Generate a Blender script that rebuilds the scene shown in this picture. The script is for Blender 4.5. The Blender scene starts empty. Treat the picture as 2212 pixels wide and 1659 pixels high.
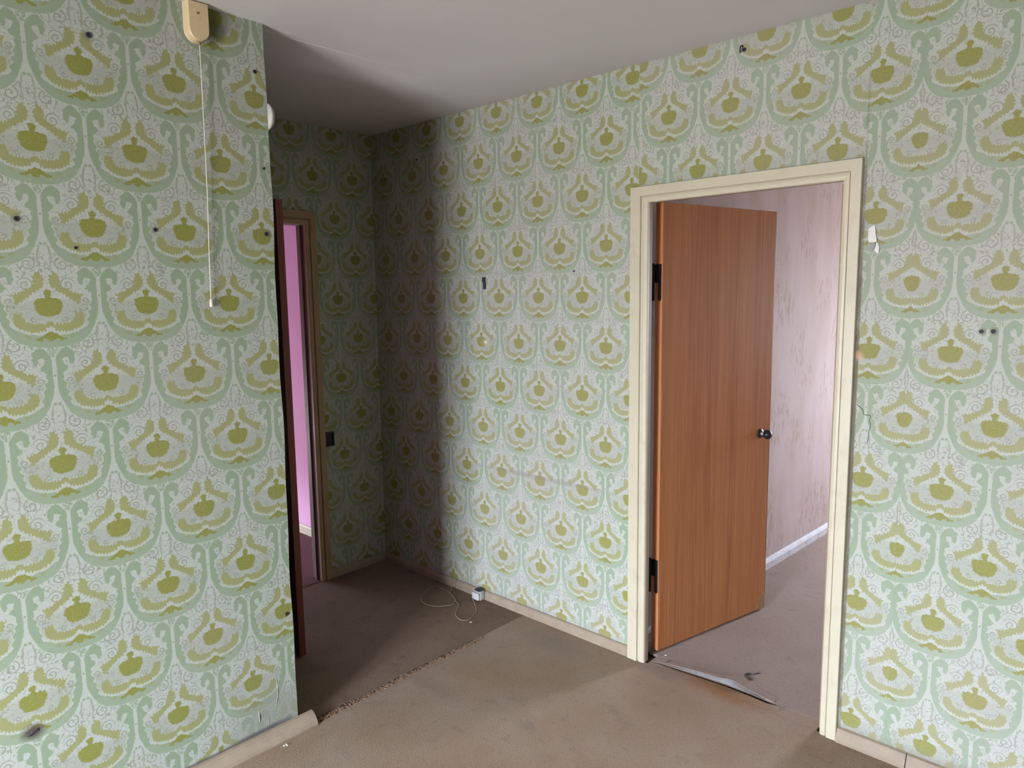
import bpy, bmesh, math, random
from mathutils import Vector, Matrix
random.seed(7)
S = bpy.context.scene
COL = S.collection

# ------------------------------------------------------------------ camera, light, exposure
F_PX = 1539.36
CAM = Vector((3.4482, -2.5211, 1.6029))
YAW, PITCH, ROLL = 2.3251, -0.1267, -0.0137
fw = Vector((math.cos(PITCH)*math.cos(YAW), math.cos(PITCH)*math.sin(YAW), math.sin(PITCH)))
r0 = Vector((math.sin(YAW), -math.cos(YAW), 0)); u0 = r0.cross(fw)
rt = r0*math.cos(ROLL) + u0*math.sin(ROLL)
up = -r0*math.sin(ROLL) + u0*math.cos(ROLL)
cd = bpy.data.cameras.new('camera'); cam = bpy.data.objects.new('camera', cd); COL.objects.link(cam)
cd.sensor_width = 36.0; cd.lens = F_PX/2212*36.0; cd.clip_start = 0.02
cam.matrix_world = Matrix(((rt.x, up.x, -fw.x, CAM.x), (rt.y, up.y, -fw.y, CAM.y), (rt.z, up.z, -fw.z, CAM.z), (0, 0, 0, 1)))
S.camera = cam
S.view_settings.view_transform = 'Standard'; S.view_settings.look = 'None'
S.view_settings.gamma = 1.0; S.view_settings.use_curve_mapping = False
S.view_settings.exposure = 3.38
S.cycles.max_bounces = 7; S.cycles.diffuse_bounces = 6; S.cycles.glossy_bounces = 3
S.cycles.transmission_bounces = 2; S.cycles.caustics_reflective = False; S.cycles.caustics_refractive = False

SKY = 9.0
w = bpy.data.worlds.new('overcast_sky'); S.world = w; w.use_nodes = True
wn = w.node_tree; wn.nodes.clear()
wo = wn.nodes.new('ShaderNodeOutputWorld'); bg = wn.nodes.new('ShaderNodeBackground')
tc = wn.nodes.new('ShaderNodeTexCoord'); sp = wn.nodes.new('ShaderNodeSeparateXYZ'); rp = wn.nodes.new('ShaderNodeValToRGB')
mr = wn.nodes.new('ShaderNodeMapRange'); mr.inputs[1].default_value = -1; mr.inputs[2].default_value = 1
wn.links.new(tc.outputs['Generated'], sp.inputs[0]); wn.links.new(sp.outputs[2], mr.inputs[0]); wn.links.new(mr.outputs[0], rp.inputs[0])
el = rp.color_ramp.elements
el[0].position = 0.46; el[0].color = (.36, .36, .37, 1)
el[1].position = 1.0; el[1].color = (.98, 1.08, 1.30, 1)
e = el.new(0.52); e.color = (.76, .82, .93, 1)
wn.links.new(rp.outputs[0], bg.inputs[0]); bg.inputs[1].default_value = SKY; wn.links.new(bg.outputs[0], wo.inputs[0])

def portal(name, loc, rot, sx, sy):
    l = bpy.data.lights.new(name, 'AREA'); l.shape = 'RECTANGLE'; l.size = sx; l.size_y = sy
    l.cycles.is_portal = True
    o = bpy.data.objects.new(name, l); COL.objects.link(o); o.location = loc; o.rotation_euler = rot
    return o
R90 = math.pi/2
# room extents
H = 2.5
XL = 1.15; YL = -1.27                      # partition face, its free end
YW = -4.7; XF = 4.45                       # window wall, wall behind the camera
NB = 3.75                                  # far wall of the next room
WIN = (1.95, 2.98, 0.06, 1.90)             # main window x0,x1,z0,z1
WIN2 = (2.55, 3.25, 0.85, 2.05)            # next room
WIN3 = (-2.10, -0.35, 0.03, 0.46)             # pink room
PY = -2.7
portal('window_daylight_portal', ((WIN[0]+WIN[1])/2, YW-.05, (WIN[2]+WIN[3])/2), (R90, 0, 0), WIN[1]-WIN[0], WIN[3]-WIN[2])
portal('window_daylight_portal', ((WIN2[0]+WIN2[1])/2, NB+.05, (WIN2[2]+WIN2[3])/2), (-R90, 0, 0), WIN2[1]-WIN2[0], WIN2[3]-WIN2[2])
portal('window_daylight_portal', (-2.85, (WIN3[0]+WIN3[1])/2, (WIN3[2]+WIN3[3])/2), (R90, 0, -R90), WIN3[1]-WIN3[0], WIN3[3]-WIN3[2])

# ------------------------------------------------------------------ node helpers
class NT:
    def __init__(s, tree): s.t = tree; s.n = tree.nodes; s.l = tree.links
    def put(s, sock, v):
        if isinstance(v, bpy.types.NodeSocket): s.l.new(v, sock)
        elif v is not None: sock.default_value = v
    def m(s, op, a, b=None, c=None, clamp=False):
        x = s.n.new('ShaderNodeMath'); x.operation = op; x.use_clamp = clamp
        s.put(x.inputs[0], a); s.put(x.inputs[1], b)
        if c is not None: s.put(x.inputs[2], c)
        return x.outputs[0]
    def add(s, a, b): return s.m('ADD', a, b)
    def sub(s, a, b): return s.m('SUBTRACT', a, b)
    def mul(s, a, b): return s.m('MULTIPLY', a, b)
    def mn(s, a, b): return s.m('MINIMUM', a, b)
    def mx(s, a, b): return s.m('MAXIMUM', a, b)
    def ss(s, d, wd): return s.m('MULTIPLY_ADD', d, 1.0/wd, 0.5, clamp=True)
    def noise(s, vec, scale, detail=2.0, rough=.5, out=0, dims='3D'):
        x = s.n.new('ShaderNodeTexNoise'); x.noise_dimensions = dims
        x.inputs['Scale'].default_value = scale; x.inputs['Detail'].default_value = detail; x.inputs['Roughness'].default_value = rough
        if vec is not None: s.l.new(vec, x.inputs['Vector'])
        return x.outputs[out]
    def xyz(s, x, y, z):
        n = s.n.new('ShaderNodeCombineXYZ'); s.put(n.inputs[0], x); s.put(n.inputs[1], y); s.put(n.inputs[2], z); return n.outputs[0]
    def sep(s, v):
        n = s.n.new('ShaderNodeSeparateXYZ'); s.l.new(v, n.inputs[0]); return n.outputs
    def mix(s, f, a, b, mode='MIX'):
        n = s.n.new('ShaderNodeMix'); n.data_type = 'RGBA'; n.blend_type = mode
        s.put(n.inputs[0], f)
        for i, v in ((6, a), (7, b)):
            if isinstance(v, (tuple, list)): v = (*v[:3], 1)
            s.put(n.inputs[i], v)
        return n.outputs[2]
    def maprange(s, v, a, b, c=0.0, d=1.0):
        n = s.n.new('ShaderNodeMapRange'); s.put(n.inputs[0], v)
        for i, q in enumerate((a, b, c, d)): n.inputs[i+1].default_value = q
        return n.outputs[0]
    def curve(s, v, pts):
        """piecewise-linear function of v given as (v, value) pairs"""
        pts = sorted(pts); x0, x1 = pts[0][0], pts[-1][0]
        ys = [p[1] for p in pts]; lo, hi = min(ys), max(ys); hi = hi if hi > lo else lo+1
        n = s.n.new('ShaderNodeFloatCurve'); c = n.mapping.curves[0]
        P = [((x-x0)/(x1-x0), (y-lo)/(hi-lo)) for x, y in pts]
        c.points[0].location = P[0]; c.points[1].location = P[-1]
        for p in P[1:-1]: c.points.new(*p)
        for p in c.points: p.handle_type = 'VECTOR'
        n.mapping.update()
        s.l.new(s.m('MULTIPLY_ADD', v, 1/(x1-x0), -x0/(x1-x0)), n.inputs['Value'])
        return s.m('MULTIPLY_ADD', n.outputs[0], hi-lo, lo)

def mat(name, rough=.8, spec=.3):
    m = bpy.data.materials.new(name); m.use_nodes = True
    nt = m.node_tree; b = nt.nodes['Principled BSDF']
    b.inputs['Roughness'].default_value = rough; b.inputs['Specular IOR Level'].default_value = spec
    return m, NT(nt), b
def coord(k): return k.n.new('ShaderNodeTexCoord').outputs['Object']
def bump(k, b, h, strength, dist):
    n = k.n.new('ShaderNodeBump'); n.inputs['Strength'].default_value = strength; n.inputs['Distance'].default_value = dist
    k.l.new(h, n.inputs['Height']); k.l.new(n.outputs[0], b.inputs['Normal'])

# ------------------------------------------------------------------ damask wallpaper (millimetres, half-drop ogee repeat)
def damask_group():
    g = bpy.data.node_groups.new('damask_wallpaper', 'ShaderNodeTree')
    for nm, tp, io in (('U', 'NodeSocketFloat', 'INPUT'), ('V', 'NodeSocketFloat', 'INPUT'), ('Fade', 'NodeSocketFloat', 'INPUT'), ('Color', 'NodeSocketColor', 'OUTPUT')):
        g.interface.new_socket(nm, in_out=io, socket_type=tp)
    k = NT(g); gi = g.nodes.new('NodeGroupInput'); go = g.nodes.new('NodeGroupOutput')
    U, V, FADE = gi.outputs['U'], gi.outputs['V'], gi.outputs['Fade']
    W2, RH = 128.5, 222.0
    pos = k.xyz(U, V, 0.0)
    jag = k.noise(pos, .155, 2.0, .6, out=1, dims='2D')
    js = k.sep(jag)
    Uj = k.add(U, k.m('MULTIPLY_ADD', js[0], 9.0, -4.5)); Vj = k.add(V, k.m('MULTIPLY_ADD', js[1], 9.0, -4.5))
    def fold(Uq, Vq):
        q = k.m('MULTIPLY_ADD', Vq, 1/RH, 113/RH)
        row = k.m('FLOOR', q); t = k.m('MULTIPLY_ADD', k.m('FRACT', q), RH, -113.0)
        sh = k.mul(k.m('FLOORED_MODULO', row, 2.0), W2)
        uL = k.m('ABSOLUTE', k.sub(k.m('FLOORED_MODULO', k.add(k.sub(Uq, sh), W2), 2*W2), W2))
        gb = k.curve(t, [(-113, 0), (-111.5, 32), (-108, 52), (-97, 80), (-80, 98), (-62, 108), (-50, 113), (-36, 118), (-20, 123.5), (0, 125.5), (60, 124.5), (75, 125.5), (85, 123.5), (95, 117), (105, 108), (109, 100)])
        ins = k.m('LESS_THAN', uL, gb)
        u = k.add(k.mul(uL, ins), k.mul(k.sub(W2, uL), k.sub(1.0, ins)))
        v = k.m('MULTIPLY_ADD', k.sub(1.0, ins), RH, t)
        return u, v, gb, ins, uL, t
    u, v, gb, ins, uL, t = fold(Uj, Vj)
    us, vs, gbs, inss, uLs, ts = fold(U, V)                       # smooth copy for the fine lines
    def interval(uu, vv, pa, pb, soft=1.8, grow=0.0):
        v0 = min(p[0] for p in pb); v1 = max(p[0] for p in pb)
        b_ = k.curve(vv, pb)
        d = k.sub(b_, uu)
        if pa: d = k.mn(d, k.sub(uu, k.curve(vv, pa)))
        d = k.mn(d, k.mn(k.sub(vv, v0), k.sub(v1, vv)))
        return k.ss(k.add(d, grow), soft)
    teeth = k.m('PINGPONG', u, 4.2)
    vt = k.add(v, k.m('MULTIPLY_ADD', teeth, 1.5, -3.1))
    ut = k.add(u, k.m('MULTIPLY_ADD', k.m('PINGPONG', v, 5.0), .7, -1.75))
    # sage band of the ogee
    inner = k.curve(v, [(-113, 0), (-85, 0), (-81, 22), (-76, 48), (-71, 63), (-64, 80), (-59, 93), (-55, 96), (-36, 98), (-20, 102), (0, 106.5), (10, 108), (25, 113), (35, 111), (42, 104), (50, 100), (58, 99), (63, 106), (70, 112), (76, 112), (80, 100), (83, 80), (95, 82), (105, 88), (109, 98)])
    gm = k.mn(k.mn(k.sub(k.sub(gb, 1.0), u), k.sub(k.add(u, k.m('MULTIPLY_ADD', k.m('SINE', k.mul(v, .29)), 2.6, 3.6)), inner)), k.sub(109.0, v))
    green = k.mul(k.ss(gm, 1.5), ins)
    hook = interval(u, v, [(59, 84), (66, 79), (75, 76), (86, 78)], [(59, 86), (64, 90), (72, 91), (79, 93), (86, 101)])
    green = k.mx(green, k.mul(hook, ins))
    lace = k.mul(k.ss(k.sub(12.0, u), 2.0), k.ss(k.sub(v, 305.0), 2.0))
    lacem = k.mul(lace, k.ss(k.m('MULTIPLY_ADD', js[2], 12.0, -5.6), 1.5))
    def disc(uu, vv, cx, cy, r, soft=1.5):
        d = k.m('SQRT', k.add(k.m('POWER', k.sub(uu, cx), 2.0), k.m('POWER', k.sub(vv, cy), 2.0)))
        return k.ss(k.sub(r, d), soft), d
    dot1, _ = disc(us, vs, 5.5, 172, 4.2, 2.5)
    green = k.mx(green, k.mx(lacem, dot1))
    # olive flower
    blob = interval(u, v, None, [(-25.5, 12), (-22, 21), (-16, 25.5), (-8, 29), (0, 32), (10, 33), (17, 31), (21, 27), (23.5, 17), (25, 5), (30, 5), (36, 7.5), (42, 9), (46, 4)], soft=3.5, grow=1.5)
    brow = interval(ut, vt, [(7, 75), (10, 71), (16, 63), (22, 56), (28, 49), (35, 38), (40, 30.5), (45, 23.5), (50, 16.5), (54, 12), (59, 8.5), (75, 8), (85, 11), (94, 17)],
                    [(7, 76), (10, 76), (16, 77), (22, 78), (28, 81), (33, 85), (36, 77), (40, 60), (45, 53), (50, 46), (54, 36), (58, 31), (75, 30), (85, 28), (94, 22)], grow=2.0)
    cres = interval(u, vt, [(-69, 26), (-66, 12), (-61, 11), (-57, 7), (-54, 2), (-52, 0), (-48, 0), (-46, 26), (-44, 50), (-38, 59), (-30, 62), (-18, 66)],
                    [(-69, 44), (-64, 60), (-60, 69), (-56, 75), (-50, 80), (-46, 82.5), (-38, 84.5), (-30, 85), (-18, 82)], grow=1.0)
    bit, _ = disc(u, k.mul(v, 1.4), 0, -65, 9)
    foot = interval(u, v, None, [(-94, 26), (-91, 38), (-88, 36), (-84, 25), (-79, 18), (-75, 13), (-70, 4)], soft=3.0, grow=1.2)
    footc, _ = disc(u, v, 14, -96, 8)
    foot = k.mul(foot, k.sub(1.0, footc))
    ochre = k.mul(interval(u, v, [(-88, 46), (-76, 50)], [(-88, 56), (-76, 66)]), .6)
    olive = k.mx(k.mx(brow, cres), k.mx(bit, ochre))
    dark = k.mx(blob, foot)
    # grey fine lines: spirals, stems, curly fern scribble
    def spiral(cx, cy, rmax, pitch, r0_, wd, sgn=1):
        dx = k.sub(us, cx); dy = k.sub(vs, cy)
        d = k.m('SQRT', k.add(k.mul(dx, dx), k.mul(dy, dy)))
        th = k.m('ARCTAN2', dy, dx)
        ph = k.m('PINGPONG', k.m('MULTIPLY_ADD', th, sgn*pitch/6.28318, k.add(d, r0_)), pitch/2)
        m_ = k.ss(k.sub(wd, ph), 1.0)
        return k.mul(m_, k.ss(k.sub(rmax, d), 1.0))
    lines = k.mx(k.mx(spiral(41, 117, 24, 12.5, 2, 1.35), spiral(50, 60, 20, 11, 1, 1.35)), k.mx(spiral(91, 15, 12, 9, 0, 1.35), spiral(39, -33, 9, 7.5, 2, 1.2)))
    stem = interval(u, v, [(95, 15), (110, 11), (135, 14), (168, 9)], [(95, 17), (110, 13), (122, 17), (140, 19), (168, 13)])
    lines = k.mx(lines, k.mul(stem, .75))
    scr = k.noise(pos, .062, 1.0, .5, dims='2D')
    scl = k.ss(k.sub(.030, k.m('ABSOLUTE', k.sub(scr, .5))), .02)
    zone = k.mx(k.mul(k.ss(k.sub(u, 58), 6.0), k.ss(k.mn(k.sub(v, -28.0), k.sub(12.0, v)), 6.0)), k.ss(k.mn(k.sub(v, 80.0), k.sub(150.0, v)), 8.0))
    zone = k.mx(zone, k.mul(k.ss(k.sub(74.0, v), 8.0), k.mul(k.ss(k.sub(v, -45.0), 6.0), .55)))
    lines = k.mx(lines, k.mul(k.mul(scl, zone), .85))
    diam, _ = disc(us, vs, 0, 252, 3.2)
    lines = k.mx(lines, diam)
    # pale outline along the ogee and round the olive leaves
    edge = k.ss(k.sub(1.6, k.m('ABSOLUTE', k.sub(uLs, gbs))), 1.4)
    lip = interval(u, v, [(-74, 20), (-68, 16)], [(-74, 58), (-71, 66), (-68, 70)])
    pale = k.mx(edge, lip)
    pale = k.mx(pale, k.mul(k.ss(k.sub(gm, -4.0), 1.5), k.mul(k.sub(1.0, green), ins)))
    # colours
    low = k.noise(k.xyz(k.mul(U, .001), k.mul(V, .001), FADE), 1.7, 2.0, .5)
    loc = k.maprange(low, .36, .66)
    fd = k.m('MULTIPLY_ADD', loc, .55, k.sub(FADE, .25), clamp=True)
    fine = k.noise(pos, .6, 1.0, .5, dims='2D')
    bgc = k.mix(fd, (.600, .640, .575), (.615, .615, .565))
    grc = k.mix(fd, (.355, .455, .310), (.440, .490, .395))
    olc = k.mix(fd, (.395, .410, .165), (.470, .440, .270))
    dkc = k.mix(fd, (.305, .320, .065), (.395, .355, .145))
    lnc = k.mix(fd, (.350, .385, .285), (.430, .415, .370))
    plc = k.mix(fd, (.600, .650, .540), (.620, .610, .540))
    shade = k.mul(k.m('MULTIPLY_ADD', fine, .24, .885), k.m('MULTIPLY_ADD', FADE, .20, .62))
    bgv = k.mix(k.mul(k.ss(k.sub(v, -45.0), 30.0), k.mul(k.ss(k.sub(16.0, v), 20.0), .35)), bgc, lnc)
    c = k.mix(lines, bgv, lnc)
    hatch = k.m('SINE', k.m('MULTIPLY_ADD', us, 1.1, k.mul(vs, 1.7)))
    hz = k.mul(k.mul(k.ss(k.sub(-60.0, v), 8.0), .22), k.ss(hatch, 1.5))
    grv = k.mix(hz, grc, plc)
    c = k.mix(green, c, grv)
    c = k.mix(k.mul(pale, .75), c, plc)
    c = k.mix(k.mul(olive, .95), c, olc)
    c = k.mix(dark, c, k.mix(k.mul(k.ss(k.sub(js[2], .52), .35), .45), dkc, olc))
    sc = g.nodes.new('ShaderNodeVectorMath'); sc.operation = 'SCALE'
    g.links.new(c, sc.inputs[0]); g.links.new(shade, sc.inputs['Scale'])
    g.links.new(sc.outputs[0], go.inputs['Color'])
    return g
DAMASK = damask_group()

def wallpaper(name, axis, u0, v0, us, vs, fade, tint_patches=(), seams=(), split=None):
    """u0, v0: position (m) of one flower centre; us, vs: metres per repeat half-row"""
    m, k, b = mat(name, .75, .25)
    co = coord(k); s = k.sep(co); h = s[axis]; z = s[2]
    def uv(u0, v0): return k.m('MULTIPLY_ADD', h, 257/us, -u0*257/us), k.m('MULTIPLY_ADD', z, 222/vs, -v0*222/vs)
    U, V = uv(u0, v0)
    if split:
        for x, a, b2 in split:
            f = k.m('GREATER_THAN', h, x); U2, V2 = uv(a, b2)
            U = k.add(k.mul(U, k.sub(1.0, f)), k.mul(U2, f)); V = k.add(k.mul(V, k.sub(1.0, f)), k.mul(V2, f))
    g = k.n.new('ShaderNodeGroup'); g.node_tree = DAMASK
    k.l.new(U, g.inputs['U']); k.l.new(V, g.inputs['V']); g.inputs['Fade'].default_value = fade
    c = g.outputs['Color']
    n1 = k.noise(co, 9.0, 3.0, .6)
    for sx in seams:
        f = k.ss(k.sub(.0012, k.m('ABSOLUTE', k.add(k.sub(h, sx), k.m('MULTIPLY_ADD', n1, .01, -.005)))), .001)
        c = k.mix(k.mul(f, k.maprange(n1, .42, .6, .0, .55)), c, (.26, .24, .19))
    for (hx, hz, rx, rz, amt, col) in tint_patches:                      # elliptical patches: worn-in dirt, painted shade, plain darker bands
        dx = k.m('DIVIDE', k.sub(h, hx), rx); dz = k.m('DIVIDE', k.sub(z, hz), rz)
        d = k.m('SQRT', k.add(k.mul(dx, dx), k.mul(dz, dz)))
        d = k.add(d, k.m('MULTIPLY_ADD', n1, .9, -.45))
        c = k.mix(k.maprange(d, .35, 1.0, amt, 0.0), c, col)
    k.l.new(c, b.inputs['Base Color'])
    bump(k, b, k.noise(co, 38.0, 2.0, .5), .12, .004)
    return m

GR = (.22, .21, .17)
M_left = wallpaper('wallpaper_green_damask', 1, -1.690, 1.583, .2585, .2225, .05,  # thin lines above the baseboard paint in the dark of its gap
                   tint_patches=[(-1.36, .08, .19, .15, .75, (.25, .27, .225)), (-1.85, .050, .75, .010, .85, (.10, .09, .09)), (-1.40, .055, .14, .014, .9, (.10, .09, .09)), (-2.085, .382, .035, .03, .9, (.07, .05, .05)), (-1.428, 2.45, .040, .070, .85, (.07, .08, .03)),  # dark patch beside the switch box: soil with the box shadow painted in
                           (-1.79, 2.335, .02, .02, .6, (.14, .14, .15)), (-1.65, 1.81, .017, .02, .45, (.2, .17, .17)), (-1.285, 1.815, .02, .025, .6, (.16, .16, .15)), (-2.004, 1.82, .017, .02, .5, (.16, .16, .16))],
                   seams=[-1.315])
M_right = wallpaper('wallpaper_faded_damask', 0, .872, 2.012-.218*1+.437-.0+.0045, .2555, .2183, .48,
                    tint_patches=[(1.26, .722, .48, .016, .40, (.24, .22, .2)), (.898, 1.362, .035, .028, .40, (.62, .44, .36)), (1.4, 2.52, 1.9, .04, .4, (.3, .27, .19)), (3.0, .035, .6, .05, .55, GR), (2.73, 1.13, .02, .17, .0, GR),  # wide flat band: paper darker just under the ceiling
                            (2.664, .95, .0075, 1.6, .85, (.13, .10, .07)), (2.67, 1.38, .02, .02, .6, (.6, .35, .25)), (3.013, 1.47, .014, .014, .7, (.12, .12, .11)), (3.043, 1.471, .014, .014, .7, (.12, .12, .11)), (1.0, .03, .9, .04, .3, GR)],  # tall narrow strip: paper darker right beside the door casing
                    seams=[1.245, 2.815], split=[(1.80, 2.7000, 1.405-.2217*2), (2.815, 2.9340, 1.405-.2217*2)])
M_back = wallpaper('wallpaper_niche_damask', 1, -.261, 2.020, .250, .2200, .30)

# ------------------------------------------------------------------ other materials
def paint(name, col, var=.12, rough=.6, scale=6.0, dirt=None, spec=.3, bmp=.08):
    m, k, b = mat(name, rough, spec); co = coord(k)
    n = k.noise(co, scale, 4.0, .6)
    c = k.mix(k.maprange(n, .3, .7), tuple(x*(1-var) for x in col), tuple(min(1, x*(1+var*.6)) for x in col))
    if dirt:
        n2 = k.noise(co, scale*2.3, 5.0, .7)
        c = k.mix(k.maprange(n2, .52, .72, 0, dirt[1]), c, dirt[0])
    k.l.new(c, b.inputs['Base Color'])
    if bmp: bump(k, b, k.noise(co, 160.0, 2.0), bmp, .002)
    return m
M_ceil = paint('ceiling_whitewash', (.54, .525, .52), .06, .9, 1.1)
M_plaster = paint('grey_plaster', (.5, .48, .45), .1, .9, 4.0)
M_plain = paint('plain_wall_paper', (.13, .13, .12), .05, .9, 4.0)
M_frame = paint('cream_gloss_paint', (.54, .49, .37), .05, .42, 5.0, ((.36, .3, .22), .35), .45, .04)
M_frame2 = paint('dull_beige_paint', (.36, .245, .145), .08, .5, 5.0, ((.2, .14, .09), .4), .35, .04)
M_jamb = paint('jamb_bare_brown_paint', (.30, .215, .145), .12, .55, 8.0)
M_jamb2 = paint('jamb_dark_brown_paint', (.15, .085, .062), .12, .55, 8.0)
M_base = paint('baseboard_dusty_paint', (.325, .258, .190), .14, .6, 14.0, ((.25, .2, .17), .6), .3)
M_base2 = paint('baseboard_cracked_grey_paint', (.56, .55, .58), .1, .7, 10.0, ((.25, .23, .24), .8), .3)
M_cream = paint('aged_cream_plastic', (.60, .47, .285), .05, .45, 20.0, ((.36, .27, .13), .25), .4, 0)
M_white = paint('white_plastic', (.47, .46, .45), .05, .5, 20.0, ((.3, .3, .3), .3), .4, 0)
M_socket = paint('dusty_grey_plastic', (.40, .39, .40), .12, .55, 60.0, ((.16, .16, .18), .9), .4, 0)
M_black = paint('black_iron', (.012, .012, .016), .2, .4, 40.0, None, .4, 0)
M_dark = paint('dark_plastic_anchor', (.035, .035, .04), .2, .6, 40.0, None, .3, 0)
M_navy = paint('navy_plastic', (.03, .035, .06), .2, .5, 40.0, None, .3, 0)
M_steel = paint('worn_steel', (.45, .45, .46), .2, .3, 60.0, None, .6, 0)
M_cord = paint('yellowed_cord', (.36, .27, .175), .1, .6, 30.0, None, .3, 0)
M_string = paint('pale_string', (.62, .60, .50), .05, .8, 30.0, None, .2, 0)
M_paper = paint('torn_white_paper', (.74, .72, .70), .05, .9, 60.0, ((.5, .48, .47), .4), .2, .1)
M_paperb = paint('torn_grey_paper', (.34, .33, .34), .1, .9, 60.0, None, .2, .1)
M_gap = paint('bare_dirt', (.035, .025, .02), .3, .95, 40.0, None, .1, 0)
M_glassless = paint('window_frame_white', (.7, .7, .68), .05, .5, 10.0, None, .4, 0)

def mottled(name, base, tint, spots, vs=1.0):
    """wallpaper of the other rooms: vertical mottle"""
    m, k, b = mat(name, .8, .2); co = coord(k)
    mp = k.n.new('ShaderNodeMapping'); mp.inputs['Scale'].default_value = (1, 1, .35); k.l.new(co, mp.inputs[0])
    n1 = k.noise(mp.outputs[0], 7.0, 3.0, .6); n2 = k.noise(mp.outputs[0], 42.0, 4.0, .65); n3 = k.noise(co, 3.2, 1.0)
    c = k.mix(k.maprange(n1, .35, .65), base, tint)
    f = k.mul(k.maprange(n2, .50, .62), k.maprange(n3, .44, .58))
    c = k.mix(k.mul(f, .55*vs), c, spots)
    k.l.new(c, b.inputs['Base Color']); return m
M_pinkroom = mottled('pale_pink_wallpaper', (.47, .378, .372), (.43, .335, .305), (.29, .20, .13))
M_magenta = mottled('pink_paint', (.72, .40, .62), (.69, .375, .595), (.66, .35, .57), .3)
def stripes(name, ca, cb, cc, rough=.38):
    m, k, b = mat(name, rough, .35); co = coord(k)
    mp = k.n.new('ShaderNodeMapping'); mp.inputs['Scale'].default_value = (1, 1, .012); k.l.new(co, mp.inputs[0])
    n1 = k.noise(mp.outputs[0], 190.0, 3.0, .65); n2 = k.noise(mp.outputs[0], 22.0, 2.0, .5)
    mp2 = k.n.new('ShaderNodeMapping'); mp2.inputs['Scale'].default_value = (1, 1, .05); k.l.new(co, mp2.inputs[0])
    n3 = k.noise(mp2.outputs[0], 420.0, 2.0, .5)
    c = k.mix(k.maprange(n2, .3, .7), ca, cb)
    c = k.mix(k.maprange(n1, .50, .66, 0, .75), c, cc)
    c = k.mix(k.maprange(n3, .56, .7, 0, .35), c, ca)
    k.l.new(c, b.inputs['Base Color']); bump(k, b, n1, .05, .001); return m
M_veneer = stripes('orange_brown_veneer', (.30, .106, .037), (.385, .150, .054), (.46, .212, .088))
M_edge = stripes('orange_edge_band', (.56, .21, .085), (.60, .25, .11), (.62, .32, .17))
M_redleaf = stripes('red_brown_door', (.12, .026, .018), (.145, .033, .022), (.15, .038, .026))
M_darkface = stripes('dark_brown_door_face', (.05, .02, .012), (.07, .03, .018), (.07, .03, .02))

def carpet(name, a, b_, c_, pat=1.0, tint_patches=()):
    m, k, b = mat(name, .95, .08); co = coord(k)
    n1 = k.noise(co, 2.3, 3.0, .55); n2 = k.noise(co, 230.0, 2.0, .6); n3 = k.noise(co, 11.0, 4.0, .65)
    c = k.mix(k.maprange(n1, .34, .66), a, b_)
    # faint curly woven figure
    n4 = k.noise(co, 16.0, 1.0, .4)
    fig = k.ss(k.sub(.05, k.m('ABSOLUTE', k.sub(k.m('FRACT', k.mul(n4, 5.0)), .5))), .08)
    c = k.mix(k.mul(fig, .22*pat), c, tuple(x*.55 for x in a))
    c = k.mix(k.maprange(n3, .58, .72, 0, .55), c, c_)
    c = k.mix(k.maprange(n2, .40, .62, .0, .30), c, tuple(min(1, x*1.7) for x in b_))
    for (sx, sy, rx, ry, col, amt) in tint_patches:
        q = k.sep(co); dx = k.m('DIVIDE', k.sub(q[0], sx), rx); dy = k.m('DIVIDE', k.sub(q[1], sy), ry)
        d = k.add(k.m('SQRT', k.add(k.mul(dx, dx), k.mul(dy, dy))), k.m('MULTIPLY_ADD', n3, 1.2, -.6))
        c = k.mix(k.maprange(d, .3, 1.05, amt, 0.0), c, col)
    k.l.new(c, b.inputs['Base Color']); bump(k, b, n2, .5, .004); return m
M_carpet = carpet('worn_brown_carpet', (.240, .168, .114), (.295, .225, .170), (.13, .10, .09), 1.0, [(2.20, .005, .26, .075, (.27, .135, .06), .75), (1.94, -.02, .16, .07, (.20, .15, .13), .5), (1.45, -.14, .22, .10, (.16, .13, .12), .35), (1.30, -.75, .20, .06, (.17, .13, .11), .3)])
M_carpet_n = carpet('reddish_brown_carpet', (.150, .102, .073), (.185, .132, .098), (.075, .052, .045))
M_carpet_b = carpet('grey_brown_carpet', (.245, .185, .155), (.28, .22, .19), (.15, .12, .11), .5)
M_carpet_p = carpet('plum_carpet', (.15, .08, .09), (.17, .09, .1), (.1, .06, .06))
M_fray = paint('frayed_jute', (.33, .22, .15), .3, .95, 90.0, ((.08, .06, .05), .8), .1, 0)
M_under = paint('grey_felt_underlay', (.27, .265, .27), .15, .95, 60.0, ((.12, .12, .13), .7), .1, .2)
M_worn = paint('orange_worn_carpet_back', (.30, .17, .085), .2, .95, 40.0, ((.16, .09, .05), .6), .1, .2)

# ------------------------------------------------------------------ mesh helpers
def obj(name, bm, m, parent=None, smooth=False, loc=None):
    me = bpy.data.meshes.new(name); bmesh.ops.recalc_face_normals(bm, faces=bm.faces); bm.to_mesh(me); bm.free()
    o = bpy.data.objects.new(name, me); COL.objects.link(o)
    if m: me.materials.append(m)
    if smooth:
        for p in me.polygons: p.use_smooth = True
    if parent: o.parent = parent
    if loc is not None: o.location = loc
    return o
def struct(o, label=None):
    o['kind'] = 'structure'
    if label: o['label'] = label
    return o
def thing(name, label, cat, group=None, loc=(0, 0, 0)):
    o = bpy.data.objects.new(name, None); o.empty_display_size = .05; COL.objects.link(o); o.location = loc
    tag(o, label, cat, group); return o
def tag(o, label, cat, group=None):
    o['label'] = label; o['category'] = cat
    if group: o['group'] = group
    return o
def empty(name):
    o = bpy.data.objects.new(name, None); o.empty_display_size = .05; COL.objects.link(o); return o
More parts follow.
